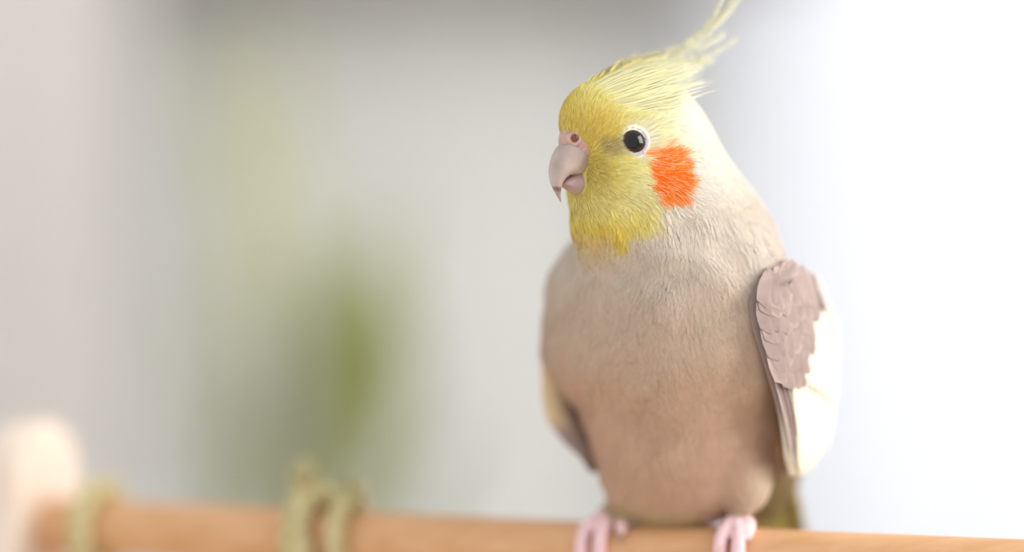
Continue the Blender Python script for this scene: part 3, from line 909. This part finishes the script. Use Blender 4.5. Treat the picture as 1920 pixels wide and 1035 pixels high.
def make_wing(sg):
    FRONT = NEARFRONT if sg > 0 else FARFRONT
    root_p = WC + bl * sg * 240 + up * 60
    wing = None
    z_ = np.linspace(150, -262, NVW); S = np.zeros((NVW, NUW)); P_ = np.zeros((NVW, NUW, 3))
    for i, z in enumerate(z_):
        f_, b_ = edge_at(FRONT, z), edge_at(BACK, z)
        for j in range(NUW):
            a = f_ + (b_ - f_) * j / (NUW - 1)
            S[i, j] = wing_s(a, z, sg, 16)
    for _ in range(6):                                   # relax
        S2 = S.copy(); S2[1:-1, 1:-1] = np.maximum(S[1:-1, 1:-1], (S[:-2, 1:-1] + S[2:, 1:-1] + S[1:-1, :-2] + S[1:-1, 2:]) / 4)
        S2[:, 0] = np.convolve(np.pad(S2[:, 0], 2, 'edge'), np.ones(5) / 5, 'valid'); S = S2
    def pos(z, u, lift=0.):
        i = np.clip((150 - z) / 412 * (NVW - 1), 0, NVW - 1.001); j = np.clip(u * (NUW - 1), 0, NUW - 1.001)
        i0, j0 = int(i), int(j); fi, fj = i - i0, j - j0
        s = (S[i0, j0] * (1 - fi) + S[i0 + 1, j0] * fi) * (1 - fj) + (S[i0, j0 + 1] * (1 - fi) + S[i0 + 1, j0 + 1] * fi) * fj
        f_, b_ = edge_at(FRONT, z), edge_at(BACK, z)
        return WC + bl * sg * (s + lift) + bf * (f_ + (b_ - f_) * u) + up * z
    # shell, closed along its rim, thickness inward
    th = 15
    V = []; 
    for layer in (0, 1):
        for i, z in enumerate(z_):
            for j in range(NUW):
                u = j / (NUW - 1); e = min(1, min(u, 1 - u) * 9, min(i, NVW - 1 - i) / 4)
                rnd = (1 - math.sqrt(max(0, 1 - (1 - e) ** 2))) * 9
                V.append(pos(z, u, -rnd if layer == 0 else -(th if sg > 0 else 15 + 55 * smooth(-275, -190, z)) + rnd * .3))
    n1 = NVW * NUW; F = []
    for i in range(NVW - 1):
        for j in range(NUW - 1):
            a, b, c, d_ = i * NUW + j, i * NUW + j + 1, (i + 1) * NUW + j + 1, (i + 1) * NUW + j
            F.append((a, b, c, d_)); F.append((n1 + d_, n1 + c, n1 + b, n1 + a))
    for i in range(NVW - 1):
        for j in (0, NUW - 1):
            a, d_ = i * NUW + j, (i + 1) * NUW + j; F.append((a, d_, n1 + d_, n1 + a))
    for j in range(NUW - 1):
        for i in (0, NVW - 1):
            a, b = i * NUW + j, i * NUW + j + 1; F.append((a, b, n1 + b, n1 + a))
    V = np.array(V)
    g1, g2, g3 = lin((164, 144, 138)), lin((196, 180, 172)), lin((120, 98, 92))
    zc = (V - WC) @ up; ac = (V - WC) @ bf
    col = mixc(g1 + 0 * V, lin((236, 232, 214)), smooth(60, -10, ac + (zc + 60) * .25) * smooth(60, 0, zc))
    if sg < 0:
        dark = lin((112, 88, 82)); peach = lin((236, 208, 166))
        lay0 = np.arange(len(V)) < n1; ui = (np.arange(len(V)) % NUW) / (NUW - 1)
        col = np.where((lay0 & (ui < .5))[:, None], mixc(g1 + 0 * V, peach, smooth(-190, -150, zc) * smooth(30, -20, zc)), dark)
    wing = mesh_obj('wing', Wd(V), np.array(F), M_blade, bird, col=np.clip(col, 0, 1))
    nrm = bl * sg
    def put(name, z0, u0, z1, u1, wd, ci, ce, lift, cup=.2, n=9):
        path = [pos(z0 + (z1 - z0) * k / (n - 1), u0 + (u1 - u0) * k / (n - 1), lift + 5 * k / (n - 1)) for k in range(n)]
        nn = []
        for k in range(n):
            z, u = z0 + (z1 - z0) * k / (n - 1), min(max(u0 + (u1 - u0) * k / (n - 1), .05), .93)
            g = np.cross(pos(z, u + .05) - pos(z, u - .05), pos(z - 8, u) - pos(z + 8, u)); nn.append(g * np.sign(g @ nrm))
        nn = unit(np.array(nn)); nn = unit(nn + .5 * nn.mean(0))
        v, f, c = blade(path, nn, wd, ci, ce, cup)
        mesh_obj(name, Wd(v), f, M_blade, wing, col=c)
    white = lin((240, 238, 222)); cream = lin((240, 237, 212))
    # dark flight feathers along the lower leading edge, longest first
    if sg < 0: g1 = lin((150, 126, 116)); g3 = lin((112, 88, 82))
    zs = np.array([150, 60, 0, -60, -120, -180, -240, -262.])
    # share of the chord that is seen before the surface turns away, by height
    def U(z, x):
        if sg < 0: return .25 + .7 * x
        us = np.linspace(0, .98, 50); xs = np.array([proj(pos(z, u_))[0] for u_ in us]); k_ = int(np.argmax(xs)); k_ = max(k_, 3)
        xt = xs[0] + (xs[k_] - xs[0]) * min(x, 1); u_ = float(np.interp(xt, xs[:k_ + 1], us[:k_ + 1]))
        return u_ + max(0, x - 1) * (.98 - us[k_])
    def putx(name, z0, x0, z1, x1, *a): put(name, z0, U(z0, x0), z1, U(z1, x1), *a)
    for k in range(4):
        putx('flight_feather', -10 - 16 * k, .03 + .035 * k, -236 + 14 * k, .02 + .03 * k, 10, g3 if k % 2 else g1 * .85, g2, 2.0 + k * .5, .12)
    # long white secondaries
    for k in range(12):
        putx('flight_feather', -10 + 5 * k, .36 + .12 * k, -258 + 6 * k, .20 + .13 * k, 24, white, cream, 5 + k * .4, .12)
    # white greater coverts
    for k in range(8):
        putx('covert_feather', 78 - 3 * k, .62 + .035 * k, -82 - 6 * k, .46 + .07 * k, 15 + k, white, lin((236, 232, 214)), 10 + k * .3, .12)
    # grey coverts in rows, lower rows first
    for r_ in range(7):
        z0 = -44 + r_ * 25
        nk = [4, 5, 6, 6, 7, 7, 7][r_]
        for k in range(nk):
            x0 = .08 + .105 * k + .03 * (r_ % 2)
            if r_ < 5 and x0 > .66: continue
            g = g1 * random.uniform(.92, 1.10); jx, jz = random.uniform(-.03, .03), random.uniform(-8, 8)
            putx('covert_feather', z0 + 46 + jz, x0 + jx, z0 - 34 + jz, x0 - .02 + jx * .6, 25, g, g * 1.35 if random.random() < .2 else g * 1.04, 9 + r_ * .35 + k * .08, .07, 7)
    # soft back-edge scapulars
    for k in range(6):
        putx('covert_feather', 128 - 28 * k, .86 + .01 * k, 30 - 30 * k, .92 + .012 * k, 20, lin((216, 200, 192)), lin((222, 208, 200)), 14 - k, .15, 7)
make_wing(1); make_wing(-1)

# tail: long narrow feathers slanting down behind the rod
tr_ = at(1412, 840, 405)
tdir = unit(-bf * .46 + up * -1.0)
for k in range(10):     # middle feathers lie over the outer ones
    s_ = (k - 4.5)
    o_ = tr_ + bl * s_ * 12 + (-bf) * (6 - abs(s_)) * 7
    ln_ = 760 - abs(s_) * 55
    path = [o_ + (tdir + bl * s_ * .012) * ln_ * t_ for t_ in np.linspace(-.06, 1, 10)]
    v, f, c = blade(path, -bf * -1, 24, lin((128, 112, 72)) if k % 2 else lin((150, 136, 86)), lin((206, 196, 120)), .15)
    mesh_obj('tail_feather', Wd(v), f, M_blade, bird, col=c)

# --- crest: long feathers rooted on the forehead, sweeping back and curling up
def feather_barbs(path, nrm, wd, col, n_b, ang=.5, wr=2.4, jitter=.12, t_from=.1):
    "rachis plus separate hair-like barbs, one mesh"
    path = interp_curve(path, 26); m_ = len(path); tg = unit(np.gradient(path, axis=0))
    parts = []; cols = []
    v, f = tube(path, np.linspace(wr, .6, m_), 5); parts.append((v, f)); cols.append(np.tile(col * .5, (len(v), 1)))
    for k in range(n_b):
        t_ = t_from + (1 - t_from) * rng.random() ** .8 * .97; x = t_ * (m_ - 1); i = min(int(x), m_ - 2); b = path[i] * (1 - (x - i)) + path[i + 1] * (x - i)
        T = tg[i]; side = unit(np.cross(T, nrm)) * (1 if k % 2 else -1)
        L_ = wd * np.interp(t_, [0, .2, .6, .9, 1], [.8, 1.1, 1.1, .8, .5]) * rng.uniform(.7, 1.2) * 2.2
        a = ang * rng.uniform(.5, 1.3); q = [b]
        dd = unit(T * math.cos(a) + side * math.sin(a) + rng.normal(0, jitter * .5, 3))
        for s_ in range(3):
            q.append(q[-1] + dd * L_ / 3); dd = unit(dd + T * .35)
        q = np.array(q); sd_ = unit(np.cross(dd, nrm)); ww = np.array([.9, 1.1, .8, .15])[:, None]
        v = np.concatenate([q - sd_ * ww, q + sd_ * ww]); f = [(s_, s_ + 1, s_ + 5, s_ + 4) for s_ in range(3)]
        parts.append((v, f)); cols.append(np.tile(np.clip(col * rng.uniform(.9, 1.15), 0, 1), (8, 1)))
    V, F = merge(parts)
    return V, F, np.concatenate(cols)
CR = [  # picture positions of the rachis, sideways offset, width, colour, barbs
    ([(1075, 172), (1120, 138), (1180, 108), (1262, 86), (1300, 66), (1330, 38), (1352, 8), (1368, -30)], 2, 7, (190, 176, 96), 150),
    ([(1082, 172), (1130, 138), (1190, 110), (1266, 90), (1310, 66), (1345, 30), (1372, 2), (1392, -34)], -3, 7, (196, 180, 96), 150),
    ([(1080, 176), (1130, 142), (1190, 115), (1268, 94), (1318, 68), (1352, 34), (1380, 4), (1404, -26)], 6, 7, (206, 196, 130), 150),
    ([(1085, 178), (1140, 145), (1200, 120), (1270, 99), (1310, 84), (1345, 66), (1368, 50)], -8, 7, (222, 214, 160), 130),
    ([(1090, 180), (1145, 150), (1205, 126), (1275, 106), (1325, 98), (1362, 80), (1394, 60)], 8, 7, (206, 198, 132), 130),
    ([(1090, 184), (1150, 154), (1210, 132), (1270, 114), (1310, 108), (1345, 103)], 3, 8, (224, 216, 156), 120),
    ([(1100, 188), (1150, 162), (1210, 142), (1265, 128), (1300, 122), (1325, 118)], 12, 6, (228, 222, 164), 120),
    ([(1105, 192), (1160, 166), (1215, 150), (1255, 142), (1298, 138)], 20, 6, (232, 226, 168), 120),
    ([(1110, 196), (1165, 174), (1210, 160), (1240, 154), (1270, 150)], 30, 6, (234, 229, 172), 110),
    ([(1060, 196), (1090, 168), (1140, 140), (1200, 118), (1250, 104)], 10, 10, (222, 204, 96), 130),
    ([(1062, 190), (1100, 158), (1150, 130), (1210, 108), (1255, 96)], -10, 9, (214, 194, 90), 130),
    ([(1070, 186), (1120, 150), (1180, 124), (1240, 108), (1290, 92)], -16, 9, (220, 208, 120), 120),
    ([(1066, 200), (1100, 176), (1150, 152), (1205, 136), (1245, 128)], 26, 8, (230, 218, 124), 130),
    ([(1080, 206), (1120, 184), (1170, 166), (1205, 160), (1230, 158)], 38, 8, (234, 226, 150), 130),
]
for pts, lo_, wd, colr, nb in CR:
    path = []
    for q_, (px, py) in enumerate(pts):
        f_, z_ = hs(px, py); f_ += lo_ * .5 / math.cos(A) - (12 if q_ == 0 else 0); z_ -= (16, 5, 0)[min(q_, 2)]
        path.append(H(f_, lo_, z_))
    V, F, cl = feather_barbs(path, hl_, wd, lin(colr), int(nb * (.75 if pts[-1][1] < 70 else 1.2)), wr=2.1)
    w_ = smooth(1060, 1290, proj(V)[0])[:, None]
    tip = cl * .35 + lin((226, 226, 208)) * .65; base = cl * .8 + lin((226, 196, 70)) * .2
    mesh_obj('crest_feather', Wd(V), F, M_feather, bird, col=np.clip(base * (1 - w_) + tip * w_, 0, 1))

# long soft crown feathers filling the crest's base
def crownw(c):
    x, y = proj(c); return smooth(225, 190, y + .12 * (x - 1150)) * smooth(1275, 1130, x) * ((c - HC) @ up > 10)
p = sample(5600, crownw); n = len(p); d = unit(p - BEAKBASE); d = unit(-hf * 1.0 + up * .18 + 0 * p + rng.normal(0, .05, (n, 3)))
ln = rng.uniform(32, 105, n); g = BF.grad(p)
pts_ = [p]; q = p.copy(); dd = unit(d + g * .35)
for s_ in range(4):
    q = q + dd * (ln / 4)[:, None]; dd = unit(dd + (-hf * .25 + up * .03)); pts_.append(q)
V = []
for s_, q in enumerate(pts_):
    sd_ = unit(np.cross(dd, g)) * np.array([1.2, 1.4, 1.2, .8, .15])[s_]; V += [q - sd_, q + sd_]
V = np.stack(V, 1).reshape(-1, 3); b_ = np.arange(n) * 10
F = np.concatenate([np.stack([b_ + 2 * i, b_ + 2 * i + 1, b_ + 2 * i + 3, b_ + 2 * i + 2], 1) for i in range(4)])
col = np.clip(pigment(p) * .45 + lin((238, 236, 206)) * .55, 0, 1) * np.clip(rng.normal(1, .08, n), .8, 1.2)[:, None]
tag(mesh_obj('crown_plumage', Wd(V), F, M_feather, bird, col=np.clip(np.repeat(col, 10, axis=0), 0, 1)), kind='stuff')

# --- claws
for (c, tip, a1, sh, r0) in CLAWS:
    sgn = 1 if a1 > 0 else -1; pts = [wrap(c, a1 + sgn * x, sh, PR + r) for x, r in ((-.05, 12), (.12, 14), (.28, 11), (.42, 4))]
    if abs(a1) < .7: pts = [wrap(c, a1 + x * .4, sh + x * 60, PR + r) for x, r in ((-.05, 12), (.12, 13), (.28, 10), (.42, 4))]
    V, F = tube(interp_curve(pts, 8), np.linspace(7, .8, 8), 8); V, F = merge([(Wd(V), F)])
    mesh_obj('claw', V, F, M_claw, bird)
